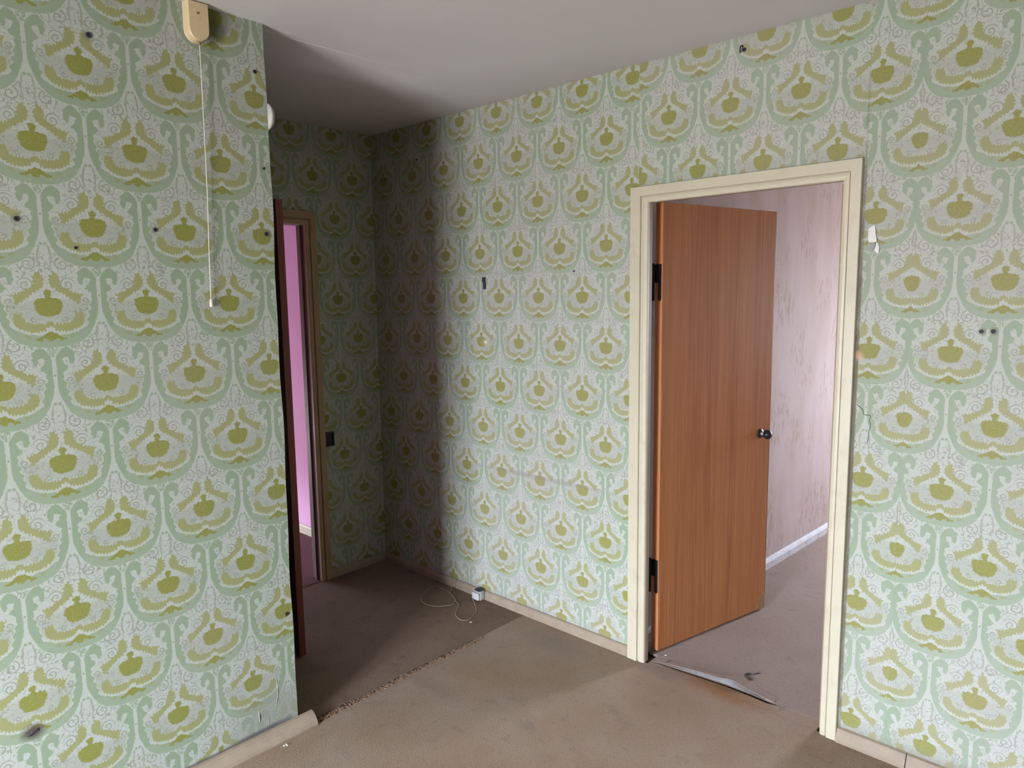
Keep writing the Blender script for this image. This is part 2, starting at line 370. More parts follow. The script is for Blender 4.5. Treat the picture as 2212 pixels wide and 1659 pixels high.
def box(bm, x0, x1, y0, y1, z0, z1, bev=0, seg=2):
    r = bmesh.ops.create_cube(bm, size=1.0); vs = r['verts']
    for v in vs: v.co = Vector(((x0+x1)/2 + v.co.x*(x1-x0), (y0+y1)/2 + v.co.y*(y1-y0), (z0+z1)/2 + v.co.z*(z1-z0)))
    if bev:
        es = list({e for v in vs for e in v.link_edges})
        bmesh.ops.bevel(bm, geom=es, offset=bev, segments=seg, affect='EDGES', profile=.5)
    return bm
def B(*a, **k): return box(bmesh.new(), *a, **k)
def sweep(bm, prof, frames):
    """prof: closed list of (a,b); frames: list of functions mapping (a,b) -> Vector"""
    rings = [[bm.verts.new(f(a, b)) for a, b in prof] for f in frames]
    n = len(prof)
    for r, s in zip(rings, rings[1:]):
        for i in range(n): bm.faces.new((r[i], r[(i+1) % n], s[(i+1) % n], s[i]))
    bm.faces.new(rings[0][::-1]); bm.faces.new(rings[-1])
    return bm
def tube(bm, pts, r, n=8):
    pts = [Vector(p) for p in pts]; rings = []
    for i, p in enumerate(pts):
        t = (pts[min(i+1, len(pts)-1)] - pts[max(i-1, 0)]).normalized()
        a = t.cross(Vector((0, 0, 1)));  a = a if a.length > 1e-3 else t.cross(Vector((1, 0, 0))); a.normalize(); b_ = t.cross(a)
        rr = r[i] if isinstance(r, (list, tuple)) else r
        rings.append([bm.verts.new(p + a*rr*math.cos(2*math.pi*j/n) + b_*rr*math.sin(2*math.pi*j/n)) for j in range(n)])
    for q, s in zip(rings, rings[1:]):
        for i in range(n): bm.faces.new((q[i], q[(i+1) % n], s[(i+1) % n], s[i]))
    bm.faces.new(rings[0][::-1]); bm.faces.new(rings[-1]); return bm
def lathe(bm, prof, base, axis, n=20):
    """prof: list of (r, h) along axis from base"""
    ax = Vector(axis).normalized(); a = ax.orthogonal().normalized(); b_ = ax.cross(a); base = Vector(base)
    rings = [[bm.verts.new(base + ax*h + (a*math.cos(2*math.pi*j/n) + b_*math.sin(2*math.pi*j/n))*max(r, 1e-4)) for j in range(n)] for r, h in prof]
    for q, s in zip(rings, rings[1:]):
        for i in range(n): bm.faces.new((q[i], q[(i+1) % n], s[(i+1) % n], s[i]))
    bm.faces.new(rings[0][::-1]); bm.faces.new(rings[-1]); return bm
def catmull(pts, k=6):
    pts = [Vector(p) for p in pts]; out = []
    for i in range(len(pts)-1):
        p0, p1, p2, p3 = pts[max(i-1, 0)], pts[i], pts[i+1], pts[min(i+2, len(pts)-1)]
        for j in range(k):
            t = j/k
            out.append(.5*((2*p1) + (-p0+p2)*t + (2*p0-5*p1+4*p2-p3)*t*t + (-p0+3*p1-3*p2+p3)*t**3))
    out.append(pts[-1]); return out
def poly_slab(bm, pts, z0, z1):
    """flat slab over a polygon outline (x,y)"""
    lo = [bm.verts.new((x, y, z0)) for x, y in pts]; hi = [bm.verts.new((x, y, z1)) for x, y in pts]
    n = len(pts)
    for i in range(n): bm.faces.new((lo[i], lo[(i+1) % n], hi[(i+1) % n], hi[i]))
    bm.faces.new(lo[::-1]); bm.faces.new(hi); return bm

# ------------------------------------------------------------------ room shell
struct(obj('floor', B(-2.9, XF+.1, YW-.1, NB+.1, -.16, -.010), M_gap), 'bare floor under the carpets')
# ceiling: two slabs meeting in a slightly raised joint that runs from the partition to the right wall
ce = struct(empty('ceiling'), 'whitewashed ceiling with a slab joint running from the partition')
JX = 1.092
obj('ceiling_slab', B(JX, XF+.1, YW-.1, .04, H, H+.15), M_ceil, ce)
obj('ceiling_slab', B(-.05, JX, YW-.1, .04, H+.0004, H+.15), M_ceil, ce)
bm = bmesh.new(); sweep(bm, [(-.004, 0), (.004, 0), (.002, -.0018), (-.002, -.0018)], [lambda a, b: Vector((JX+a, -1.27, H+b)), lambda a, b: Vector((JX-.004+a, 0.0, H+b))])
obj('joint_bead', bm, M_ceil, ce)
obj('ceiling_slab', B(1.4, 4.6, .04, NB+.1, H+.001, H+.15), M_ceil, ce)
obj('ceiling_slab', B(-2.9, -.05, PY-.1, .1, H+.001, H+.15), M_ceil, ce)

# door opening sizes
DX0, DX1, DZ = 1.772, 2.659, 2.021           # outer casing of the right-hand door
OX0, OX1, OZ = 1.866, 2.588, 1.948           # clear opening
BY0, BY1, BZ = -1.10, -.392, 2.050           # outer casing of the back door
CY0, CY1, CZ = -1.015, -.458, 1.975
T = .08
bm = bmesh.new()
box(bm, -.10, 1.785, 0, T, 0, H); box(bm, OX1+.02, XF+.1, 0, T, 0, H); box(bm, 1.785, OX1+.02, 0, T, OZ+.045, H)
wr = struct(obj('wall_right', bm, M_right), 'long wall in faded green damask wallpaper with the open door')
bm = bmesh.new()
box(bm, -.08, 0, CY1+.02, -.0, 0, H); box(bm, -.08, 0, YW, CY0-.02, 0, H); box(bm, -.08, 0, CY0-.02, CY1+.02, CZ+.02, H)
wb = struct(obj('wall_back', bm, M_back), 'dark niche wall in green damask wallpaper')
# partition: free end with a slightly wavy papered edge
bm = bmesh.new()
N = 40
fl = []; fr = []
for i in range(N+1):
    z = H*i/N
    yy = -1.271 + .015*z/H + .0022*math.sin(z*7.3) + .0016*math.sin(z*17.0+1)
    fl.append((yy, z))
a = [bm.verts.new((XL, y, z)) for y, z in fl]; b_ = [bm.verts.new((XL-.09, y-.002, z)) for y, z in fl]
c_ = [bm.verts.new((XL, YW, z)) for y, z in fl]; d_ = [bm.verts.new((XL-.09, YW, z)) for y, z in fl]
for i in range(N):
    bm.faces.new((c_[i], a[i], a[i+1], c_[i+1])); bm.faces.new((a[i], b_[i], b_[i+1], a[i+1])); bm.faces.new((b_[i], d_[i], d_[i+1], b_[i+1]))
bm.faces.new([a[0], c_[0], d_[0], b_[0]]); bm.faces.new([a[N], b_[N], d_[N], c_[N]])
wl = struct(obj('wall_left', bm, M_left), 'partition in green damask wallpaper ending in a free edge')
# walls out of view that close the rooms
struct(obj('wall_front', B(XF, XF+.1, YW, 0, 0, H), M_plain), 'wall behind the camera')
def win_wall(name, x0, x1, y0, y1, wn_, m, lab):
    bm = bmesh.new()
    box(bm, x0, wn_[0], y0, y1, 0, H); box(bm, wn_[1], x1, y0, y1, 0, H); box(bm, wn_[0], wn_[1], y0, y1, 0, wn_[2]); box(bm, wn_[0], wn_[1], y0, y1, wn_[3], H)
    struct(obj(name, bm, m), lab)
def win_frame(name, wn_, y, lab):
    e_ = struct(empty(name), lab); t = .05
    for q in ((wn_[0], wn_[0]+t, wn_[2], wn_[3]), (wn_[1]-t, wn_[1], wn_[2], wn_[3]), (wn_[0]+t, wn_[1]-t, wn_[2], wn_[2]+t), (wn_[0]+t, wn_[1]-t, wn_[3]-t, wn_[3])):
        obj('window_frame', B(q[0], q[1], y-.03, y+.03, q[2], q[3], bev=.004), M_glassless, e_)
    xm = (wn_[0]*.6 + wn_[1]*.4); obj('mullion', B(xm-.03, xm+.03, y-.03, y+.03, wn_[2]+t, wn_[3]-t, bev=.004), M_glassless, e_)
win_wall('wall_window', XL-.09, XF, YW-.2, YW, WIN, M_plain, 'window wall behind the camera'); win_frame('window_1', WIN, YW-.1, 'window of the green room')
struct(obj('wall_niche', B(0, XL-.09, -1.75, -1.65, 0, H), M_plain), 'end wall of the niche')
# next room
bm = bmesh.new()
pl = [(1.745, T), (1.878, NB), (1.64, NB), (1.64, T)]
poly_slab(bm, pl, 0, H)
struct(obj('wall_bedroom', bm, M_pinkroom), 'pale pink mottled wall of the next room')
struct(obj('wall_bedroom_right', B(4.5, 4.6, T, NB, 0, H), M_pinkroom), 'far side wall of the next room')
win_wall('wall_bedroom_window', 1.64, 4.6, NB, NB+.2, WIN2, M_pinkroom, 'window wall of the next room'); win_frame('window_2', WIN2, NB+.1, 'window of the next room')
# pink room behind the niche
struct(obj('wall_pink', B(-2.8, -.08, -.075, .02, 0, H), M_magenta), 'bright pink wall seen through the back door')
struct(obj('wall_pink_side', B(-2.8, -.08, PY-.1, PY, 0, H), M_magenta), 'far side wall of the pink room')
bm = bmesh.new()
for q in ((PY, WIN3[0], 0, H), (WIN3[1], .02, 0, H), (WIN3[0], WIN3[1], 0, WIN3[2]), (WIN3[0], WIN3[1], WIN3[3], H)): box(bm, -2.9, -2.8, *q)
struct(obj('wall_pink_window', bm, M_magenta), 'window wall at the end of the pink room')
w3 = struct(empty('window_3'), 'window of the pink room')
for q in ((WIN3[0], WIN3[0]+.05, WIN3[2], WIN3[3]), (WIN3[1]-.05, WIN3[1], WIN3[2], WIN3[3]), (WIN3[0]+.05, WIN3[1]-.05, WIN3[2], WIN3[2]+.05), (WIN3[0]+.05, WIN3[1]-.05, WIN3[3]-.05, WIN3[3])):
    obj('window_frame', B(-2.88, -2.83, *q, bev=.004), M_glassless, w3)

# ------------------------------------------------------------------ door frames
def frame(nm, lab, P, o, c, dep, mc, mj, depl=None, lift=0.0):
    """P(a, b, z): a along the wall, b out of the wall (room side +); o=(a0,a1,z) outer, c=(a0,a1,z) clear"""
    e_ = struct(empty(nm), lab)
    def pieces(name, o, c, prof_d, m):
        # mitred left / head / right with stepped face: list of (fraction across, depth)
        a0, a1, z1 = o; p0, p1, pz = c
        def ring(sA, sZ, f):
            return None
        pr = prof_d
        def left(at_top):
            def f(t, d): return P(a0+(p0-a0)*t, d, (z1+(pz-z1)*t) if at_top else 0.0)
            return f
        def right(at_top):
            def f(t, d): return P(a1+(p1-a1)*t, d, (z1+(pz-z1)*t) if at_top else 0.0)
            return f
        bm = bmesh.new(); sweep(bm, pr, [left(False), left(True)]); obj(name, bm, m, e_)
        bm = bmesh.new(); sweep(bm, pr, [left(True), right(True)]); obj(name, bm, m, e_)
        bm = bmesh.new(); sweep(bm, pr, [right(True), right(False)]); obj(name, bm, m, e_)
    prof = [(0, 0), (0, .017), (.02, .020), (.56, .021), (.585, .019), (.60, .011), (.635, .010), (.66, .015), (.80, .0165), (.96, .014), (1, .010), (1, -.0), ]
    pieces('casing', o, c, prof, mc)
    a0, a1, z1 = c
    s0 = 1 if a1 > a0 else -1
    for q, dq in (((a0-.02*s0, a0, 0, z1), depl or dep), ((a1, a1+.02*s0, 0, z1), dep)):
        v0 = P(q[0], 0.0, 0); v1 = P(q[1], -dq, q[3])
        obj('jamb', B(min(v0.x, v1.x), max(v0.x, v1.x), min(v0.y, v1.y), max(v0.y, v1.y), 0, q[3]), mj, e_)
    v0 = P(a0-.02*s0, 0.0, z1); v1 = P(a1+.02*s0, -(depl or dep), z1+.02)
    obj('head_jamb', B(min(v0.x, v1.x), max(v0.x, v1.x), min(v0.y, v1.y), max(v0.y, v1.y), z1, z1+.02), mj, e_)
    return e_
fr1 = frame('trim_1', 'cream painted casing around the orange door opening', lambda a, b, z: Vector((a, -b, z)), (DX0, DX1, DZ), (OX0-.012, OX1+.012, OZ+.008), .084, M_frame, M_jamb, .020)
fr2 = frame('trim_2', 'dull beige casing around the narrow back doorway', lambda a, b, z: Vector((b, a, z)), (BY0, BY1, BZ), (CY0-.005, CY1+.005, CZ+.005), .08, M_frame2, M_jamb2)
# rebate strip the leaf closes against
obj('rebate_lining', B(1.785, 1.800, .0, .082, 0.001, OZ+.045), M_frame, fr1)
obj('head_lining', B(1.800, OX1+.02, .021, .082, OZ+.030, OZ+.045), M_jamb, fr1)
obj('door_stop', B(OX1-.002, OX1+.012, .022, .046, 0.001, OZ), M_jamb, fr1)
obj('door_stop', B(-.050, -.030, CY1-.004, CY1+.006, 0.001, CZ), M_jamb2, fr2)
obj('paint_chip', B(.0172, .0218, -.404, -.398, 1.21, 1.26, bev=.001), M_edge, fr2)['label'] = 'orange paint chip on the beige casing'

# ------------------------------------------------------------------ door leaves
d1 = struct(empty('door_1'), 'orange brown veneer door standing open into the next room')
d1.location = (1.855, .097, 0); LD = .760; LZ = 1.967
d1.rotation_euler = (0, 0, math.atan2(.745, .163))
# local x along the leaf, local -y is the visible face (towards +x world), leaf occupies y 0..+.04
obj('leaf', B(.006, LD, .001, .040, .012, LZ, bev=.0015), M_veneer, d1)
e1 = obj('edge_band', B(.0, .006, .0015, .0395, .012, LZ, bev=.001), M_edge, d1); e1['label'] = 'bright orange hinge edge of the door'
obj('edge_band', B(LD, LD+.0035, .0015, .0395, .012, LZ, bev=.001), M_redleaf, d1)
def hinge(zc):
    # plate screwed to the hinge edge (dark, taller tongue) and pin barrel beyond it
    bm = bmesh.new()
    pr = [(.004, .075), (.034, .075), (.038, .070), (.038, -.002), (.0205, -.002), (.0205, -.070), (.016, -.077), (.009, -.077), (.004, -.070)]
    vs = [bm.verts.new((-.0035, a, zc+b)) for a, b in pr]; v2 = [bm.verts.new((.0005, a, zc+b)) for a, b in pr]
    n = len(pr)
    for i in range(n): bm.faces.new((vs[i], vs[(i+1) % n], v2[(i+1) % n], v2[i]))
    bm.faces.new(vs[::-1]); bm.faces.new(v2)
    h = obj('hinge', bm, M_black, d1); h['label'] = 'black iron hinge on the door edge'
    bm = bmesh.new(); lathe(bm, [(.004, -.078), (.007, -.074), (.007, 0), (.0078, .002), (.0078, .074), (.004, .080)], (-.009, .043, zc), (0, 0, 1), 12)
    obj('hinge_pin', bm, M_black, h, True)
hinge(1.640); hinge(.355)
# knob: rosette, neck, ball - axis along local -y
kx, kz = .684, .915
kb = bmesh.new(); lathe(kb, [(.0, 0), (.0215, 0), (.0235, .003), (.0215, .007), (.011, .009), (.0, .009)], (kx, .001, kz), (0, -1, 0), 24)
rs = obj('rosette', kb, M_black, d1, True); rs['label'] = 'black round plate behind the knob'
kb = bmesh.new(); lathe(kb, [(.0085, .008), (.008, .02), (.0095, .028), (.0, .029)], (kx, .001, kz), (0, -1, 0), 16)
obj('knob_neck', kb, M_steel, rs, True)
kb = bmesh.new(); lathe(kb, [(.0, .024), (.010, .025), (.0175, .030), (.0225, .038), (.0235, .046), (.020, .055), (.012, .061), (.0, .063)], (kx, .001, kz), (0, -1, 0), 24)
kn = obj('knob', kb, M_black, d1, True); kn['label'] = 'black door knob'
obj('latch_plate', B(LD+.0035, LD+.0055, .010, .031, kz-.07, kz+.07, bev=.0006), M_steel, d1)
# broken veneer at the free bottom corner
bm = bmesh.new(); pr = [(LD-.060, .014), (LD-.002, .012), (LD-.001, .095), (LD-.028, .085), (LD-.046, .060), (LD-.063, .040)]
v1 = [bm.verts.new((a, .0008, b)) for a, b in pr]; v2 = [bm.verts.new((a, -.0012, b)) for a, b in pr]
for i in range(len(pr)): bm.faces.new((v1[i], v1[(i+1) % len(pr)], v2[(i+1) % len(pr)], v2[i]))
bm.faces.new(v1); bm.faces.new(v2[::-1])
ch = obj('corner_patch', bm, M_worn, d1); ch['label'] = 'worn dull patch at the bottom corner of the door'

d2 = struct(empty('door_2'), 'dark red-brown door seen end-on, open into the niche')
d2.location = (0, 0, 0)
obj('leaf', B(.034, .697, -.9985, -.9665, .010, 2.0, bev=.0015), M_darkface, d2)
eb = obj('edge_band', B(.697, .7005, -.998, -.967, .010, 2.0, bev=.001), M_redleaf, d2); eb['label'] = 'red-brown free edge of the back door'
for zc in (1.72, .32):
    bm = bmesh.new(); lathe(bm, [(.004, -.06), (.007, -.056), (.007, .056), (.004, .06)], (.030, -1.007, zc), (0, 0, 1), 10); obj('hinge', bm, M_black, d2, True)
bm = bmesh.new(); lathe(bm, [(.0, 0), (.022, 0), (.022, .006), (.009, .01), (.009, .026), (.023, .036), (.022, .05), (.0, .058)], (.64, -1.0035, .93), (0, -1, 0), 18); obj('knob', bm, M_black, d2, True)

# ------------------------------------------------------------------ baseboards
def board(par, p, q, out, prof, m, name='board', e0=0, e1=0):
    p = Vector(p); q = Vector(q); o = Vector(out); bm = bmesh.new()
    n = 14; fr_ = []
    d = (q-p)
    for i in range(n+1):
        c = p + d*(i/n); j = (random.random()-.5)*.0016
        fr_.append((lambda c, j: (lambda a, b: c + o*(a+ (j if a > .002 else 0)) + Vector((0, 0, b + (j*.6 if b > .01 else 0)))))(c, j))
    sweep(bm, prof, fr_); return obj(name, bm, m, par)
PB = [(0.0005, 0), (.0165, 0), (.0165, .026), (.0145, .036), (.0100, .043), (.0045, .046), (.0005, .046)]
PC = [(0.0005, 0), (.043, 0), (.0445, .008), (.041, .019), (.033, .030), (.022, .040), (.012, .046), (.0005, .048)]
br = struct(empty('baseboard_right'), 'dusty painted baseboard along the right wall, in lengths')
board(br, (0.001, 0, 0), (.646, 0, 0), (0, -1, 0), PB, M_base)
board(br, (.650, 0, 0), (DX0-.001, 0, 0), (0, -1, 0), PB, M_base)
PB2 = [(0.0005, 0), (.026, 0), (.025, .012), (.019, .026), (.016, .036), (.011, .046), (.0005, .050)]
board(br, (DX1+.001, 0, 0), (2.883, 0, 0), (0, -1, 0), PB2, M_base)
board(br, (2.886, 0, 0), (XF, 0, 0), (0, -1, 0), PB2, M_base)
bb = struct(empty('baseboard_back'), 'painted baseboard along the dark niche wall')
board(bb, (0, BY1+.001, 0), (0, -.018, 0), (1, 0, 0), PB, M_base)
bl = struct(empty('baseboard_left'), 'rounded grey baseboard along the partition, sticking out past its end')
board(bl, (XL, YW, 0), (XL, -1.212, 0), (1, 0, 0), PC, M_base, 'board')
bp = struct(empty('baseboard_bedroom'), 'cracked grey-white baseboard of the next room')
dv = Vector((1.878-1.745, NB-T, 0)).normalized(); nv = Vector((dv.y, -dv.x, 0))
PD = [(.0005, 0), (.022, 0), (.022, .04), (.015, .052), (.004, .058), (.0005, .058)]
y0 = .14
segs = [(.06, 1.330), (1.333, 1.720), (1.7225, 3.66)]
for s0, s1 in segs:
    st = Vector((1.745, T, 0))
    board(bp, st+dv*s0, st+dv*s1, nv, PD, M_base2)
bk = struct(empty('baseboard_pink'), 'cream baseboard in the pink room')
board(bk, (-2.79, -.075, 0), (-.11, -.075, 0), (0, -1, 0), [(.0005, 0), (.016, 0), (.016, .05), (.008, .06), (.0005, .06)], M_frame)

# ------------------------------------------------------------------ carpets
def rag(p, q, n, amp):
    p = Vector((*p, 0)); q = Vector((*q, 0)); d = q-p; nn = Vector((-d.y, d.x, 0)).normalized()
    return [tuple((p + d*(i/n) + nn*((random.random()-.5)*amp))[:2]) for i in range(n+1)]
# main carpet: left edge follows the partition and the frayed seam across the niche mouth
edge = rag((1.176, -1.272), (1.166, -.60), 40, .012) + rag((1.163, -.58), (1.152, -.30), 12, .004) + rag((1.1505, -.27), (1.150, -.004), 8, .0005)
pts = [(XL+.001, YW+.001), (XL+.001, -1.272)] + edge + [(XF-.001, -.001), (XF-.001, YW+.001)]
bm = bmesh.new(); poly_slab(bm, pts, -.009, 0.0)
c1 = obj('carpet', bm, M_carpet); tag(c1, 'worn brown carpet covering the floor of the green room', 'carpet')
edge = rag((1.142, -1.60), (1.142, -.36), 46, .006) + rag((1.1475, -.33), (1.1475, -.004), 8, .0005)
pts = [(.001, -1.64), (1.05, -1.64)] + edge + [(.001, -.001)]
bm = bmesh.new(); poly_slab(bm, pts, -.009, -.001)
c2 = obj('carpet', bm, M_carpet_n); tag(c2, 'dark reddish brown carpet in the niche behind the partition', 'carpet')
# frayed threads along the seam
bm = bmesh.new()
for i in range(900):
    y = -1.25 + .93*random.random()**1.1; x = 1.170 + random.gauss(0, .004)
    an = math.pi + random.gauss(0, .9); L = random.uniform(.006, .022)
    p0 = Vector((x+.003, y, .0008)); p2 = p0 + Vector((math.cos(an)*L, math.sin(an)*L, random.uniform(.0008, .006))); p1 = (p0+p2)/2 + Vector((0, 0, random.uniform(.001, .005)))
    tube(bm, [p0, p1, p2], [.0011, .0009, .0003], 3)
fz = obj('frayed_threads', bm, M_fray, c1); fz['kind'] = 'stuff'; fz['label'] = 'frayed threads along the carpet edge'
# next room carpet, raised torn edge in the doorway
th = [(1.905, .036), (2.00, .047), (2.10, .060), (2.20, .070), (2.30, .072), (2.405, .066), (2.412, .060), (2.50, .063), (2.586, .068)]
pts = [(1.885, NB-.001), (1.760, .085), (1.868, .083), (1.868, .012)] + th + [(2.586, .083), (4.499, .083), (4.499, NB-.001)]
bm = bmesh.new(); poly_slab(bm, pts, -.009, .001)
c3 = obj('carpet', bm, M_carpet_b); tag(c3, 'grey-brown carpet of the next room, torn at the threshold', 'carpet')
# threshold strip of bare worn backing between the carpets (main carpet ends at y=0)
pts = [(1.868, -.0005), (2.586, -.0005), (2.586, .0655), (2.50, .0605), (2.412, .056), (2.38, .046), (2.30, .050), (2.20, .050), (2.10, .041), (2.0, .031), (1.905, .024), (1.868, .010)]
bm = bmesh.new(); poly_slab(bm, pts, -.009, .0002); tongue_ = obj('carpet_tongue', bm, M_carpet, c1); tongue_['label'] = 'strip of the carpet running into the doorway'
# lifted lip: thin curled sheet rising from the torn edge, grey felt showing underneath
bm = bmesh.new(); rows = []
n = 26
for i in range(n+1):
    s = i/n; x = 1.925 + s*.475
    yb = .040 + .030*min(1, s*1.7) - .008*max(0, s-.8)*5
    hgt = .003 + .013*math.sin(math.pi*min(1, s*1.05))**1.3 + .010*math.exp(-((s-.62)/.07)**2)
    w_ = .045 + .055*math.exp(-((s-.62)/.12)**2)
    row = []
    for j in range(7):
        t = j/6
        row.append(bm.verts.new((x + .03*t*(1 if s > .5 else .3)*math.exp(-((s-.62)/.2)**2), yb + w_*t, .0025 + hgt*(1-t)**1.6)))
    rows.append(row)
for r_, s_ in zip(rows, rows[1:]):
    for j in range(6): bm.faces.new((r_[j], r_[j+1], s_[j+1], s_[j]))
lp = obj('torn_lip', bm, M_carpet_b, c3, True); sol = lp.modifiers.new('thickness', 'SOLIDIFY'); sol.thickness = .0022; sol.offset = -1
bm = bmesh.new(); rows = []
for i in range(n+1):
    s = i/n; x = 1.93 + s*.43
    yb = .040 + .029*min(1, s*1.7) - .006*max(0, s-.8)*5
    hgt = .001 + .009*math.sin(math.pi*min(1, s*1.08))**1.2 + .010*math.exp(-((s-.62)/.07)**2)
    row = [bm.verts.new((x, yb + .004*random.random() - .002, .0)), bm.verts.new((x, yb+.006, hgt*.6)), bm.verts.new((x, yb+.016, hgt))]
    rows.append(row)
for r_, s_ in zip(rows, rows[1:]):
    for j in range(2): bm.faces.new((r_[j], r_[j+1], s_[j+1], s_[j]))
ul = obj('underlay', bm, M_under, c3, True); ul['label'] = 'grey felt showing under the torn carpet edge'
# curled scrap standing up at the tear
bm = bmesh.new()
pts0 = [(2.222, .185, .002), (2.245, .180, .010), (2.262, .185, .018), (2.272, .198, .022)]
rr = []
for (x, y, z) in pts0: rr.append([bm.verts.new((x, y, z)), bm.verts.new((x+.006, y+.022, z*.55+.001))])
for a_, b2 in zip(rr, rr[1:]): bm.faces.new((a_[0], a_[1], b2[1], b2[0]))
sc_ = obj('curled_scrap', bm, M_navy, c3, True); so = sc_.modifiers.new('thickness', 'SOLIDIFY'); so.thickness = .0015
sc_['label'] = 'dark curled scrap at the tear'
pts = [(-2.79, PY+.001), (-.081, PY+.001), (-.081, CY0), (-.001, CY0), (-.001, CY1), (-.081, CY1), (-.081, -.076), (-2.79, -.076)]
bm = bmesh.new(); poly_slab(bm, pts, -.009, 0.0)
tag(obj('carpet', bm, M_carpet_p), 'plum carpet glimpsed in the pink room beyond the back door', 'carpet')

# ------------------------------------------------------------------ pull-cord switch under the ceiling on the partition
sw = thing('pull_switch', 'cream pull-cord switch box under the ceiling on the partition', 'switch', loc=(XL, -1.488, 2.44))
def tongue(bm, x0, x1, w, zt, zb, n=14, bev=.0):
    pr = [(-w, zt), (w, zt)]
    for i in range(n+1):
        an = -math.pi*i/n; pr.append((w*math.cos(an), zb + w + w*math.sin(an)))
    v1 = [bm.verts.new((x0, a, b)) for a, b in pr]
    v2 = [bm.verts.new((x1-.004, a, b)) for a, b in pr]
    v3 = [bm.verts.new((x1, a*.9, b*.985 if b < 0 else b-.003)) for a, b in pr]
    m_ = len(pr)
    for p_, q_ in ((v1, v2), (v2, v3)):
        for i in range(m_): bm.faces.new((p_[i], p_[(i+1) % m_], q_[(i+1) % m_], q_[i]))
    bm.faces.new(v1[::-1]); bm.faces.new(v3); return bm
bm = bmesh.new(); tongue(bm, .0005, .006, .0335, .059, -.057); obj('back_plate', bm, M_cream, sw)
bm = bmesh.new(); tongue(bm, .006, .036, .0325, .058, -.055); obj('cover', bm, M_cream, sw)
bm = bmesh.new(); lathe(bm, [(.0, 0), (.0042, 0), (.0042, .0012), (.0, .0018)], (.036, -.002, .024), (1, 0, 0), 12); sr = obj('screw', bm, M_worn, sw); sr['label'] = 'brown screw in the cover'
bm = bmesh.new(); lathe(bm, [(.004, 0), (.0045, -.004), (.003, -.008)], (.020, .004, -.055), (0, 0, 1), 10); obj('cord_grommet', bm, M_worn, sw)
cp = [(.020, .004, -.058), (.0185, .004, -.16), (.015, .0035, -.30), (.011, .002, -.5), (.009, -.004, -.70), (.009, -.008, -.842)]
bm = bmesh.new(); tube(bm, catmull(cp, 5), .00155, 6); pc = obj('pull_cord', bm, M_string, sw, True); pc['label'] = 'thin pale pull cord hanging down the wallpaper'
bm = bmesh.new(); lathe(bm, [(.0015, 0), (.0035, -.004), (.005, -.014), (.0055, -.024), (.004, -.028), (.0, -.028)], (.009, -.008, -.84), (0, 0, 1), 10); obj('cord_toggle', bm, M_string, pc, True)

# white junction cover on the free end of the partition
jc = thing('junction_cover', 'white round junction cover on the free end of the partition, near the top', 'cover', loc=(XL-.020, -1.258, 2.205))
bm = bmesh.new(); lathe(bm, [(.0, 0), (.046, 0), (.046, .006), (.043, .009), (.0, .009)], (0, .0, 0), (0, 1, 0), 28); obj('rim', bm, M_white, jc, True)
bm = bmesh.new(); lathe(bm, [(.0, .009), (.041, .009), (.039, .015), (.030, .019), (.012, .021), (.0, .021)], (0, 0, 0), (0, 1, 0), 28); obj('cap', bm, M_white, jc, True)

# dark switch box in the niche wall beside the beige casing
nb = thing('switch_box', 'dark empty switch box beside the beige casing in the niche', 'switch', loc=(0, -.362, .805))
bm = bmesh.new()
for q in ((-.028, -.022, -.04, .04), (.022, .028, -.04, .04), (-.022, .022, -.04, -.034), (-.022, .022, .034, .04)): box(bm, .0005, .014, q[0], q[1], q[2], q[3])
obj('rim', bm, M_black, nb); obj('box_back', B(.0005, .003, -.022, .022, -.034, .034), M_black, nb)
bm = bmesh.new(); tube(bm, catmull([(.003, -.005, .01), (.018, .0, .0), (.016, .008, -.02), (.02, .006, -.035)], 4), .0022, 6); obj('loose_wire', bm, M_dark, nb, True)

# ------------------------------------------------------------------ anchors, nails and marks left in the walls (parts of their wall)
def anchor(par, pos, nrm, r=.006, m=M_dark):
    bm = bmesh.new(); lathe(bm, [(r*.5, -.004), (r*.5, .0006), (r, .0008), (r*.95, .0022), (r*.55, .0026), (r*.5, .0004), (.0, .0004)], pos, nrm, 12)
    return obj('wall_anchor', bm, m, par)
for y, z, r in ((-1.789, 2.337, .0080), (-2.004, 1.819, .0068), (-1.649, 1.809, .0062), (-1.296, 2.340, .0066), (-1.287, 1.814, .0072), (-1.283, 2.031, .0045), (-1.869, 1.747, .0045), (-1.290, .456, .0075)):
    anchor(wl, (XL, y, z), (1, 0, 0), r)
bm = bmesh.new(); bmesh.ops.create_icosphere(bm, subdivisions=3, radius=1.0)
for v in bm.verts:
    q = v.co.copy(); jx = 1 + .28*math.sin(q.y*5.1+q.z*3.7)
    v.co = Vector((XL + q.x*.0022, -2.084 + q.y*.015*jx + q.z*.002, .381 + q.z*.0055*jx + q.y*.006))
obj('scuffed_hole', bm, M_dark, wl, True)
for x, z, r in ((3.012, 1.470, .0060), (3.042, 1.471, .0062), (1.466, 1.696, .0045), (.404, 2.316, .006), (2.237, 2.452, .0075)):
    anchor(wr, (x, 0, z), (0, -1, 0), r)
bm = bmesh.new(); lathe(bm, [(.0, -.002), (.007, 0), (.0075, .002), (.004, .003), (.0, .003)], (.903, 0, 1.362), (0, -1, 0), 14); obj('plaster_plug', bm, M_paper, wr)['label'] = 'pinkish white plaster plug'
# bent hook nail high above the door
hk = thing('bent_nail', 'small bent nail in the right wall close to the ceiling', 'nail', loc=(2.232, 0, 2.452))
bm = bmesh.new(); tube(bm, catmull([(0, .004, .012), (0, -.012, .012), (-.002, -.018, .004), (-.004, -.014, -.012)], 4), .0026, 7); obj('shank', bm, M_dark, hk, True)
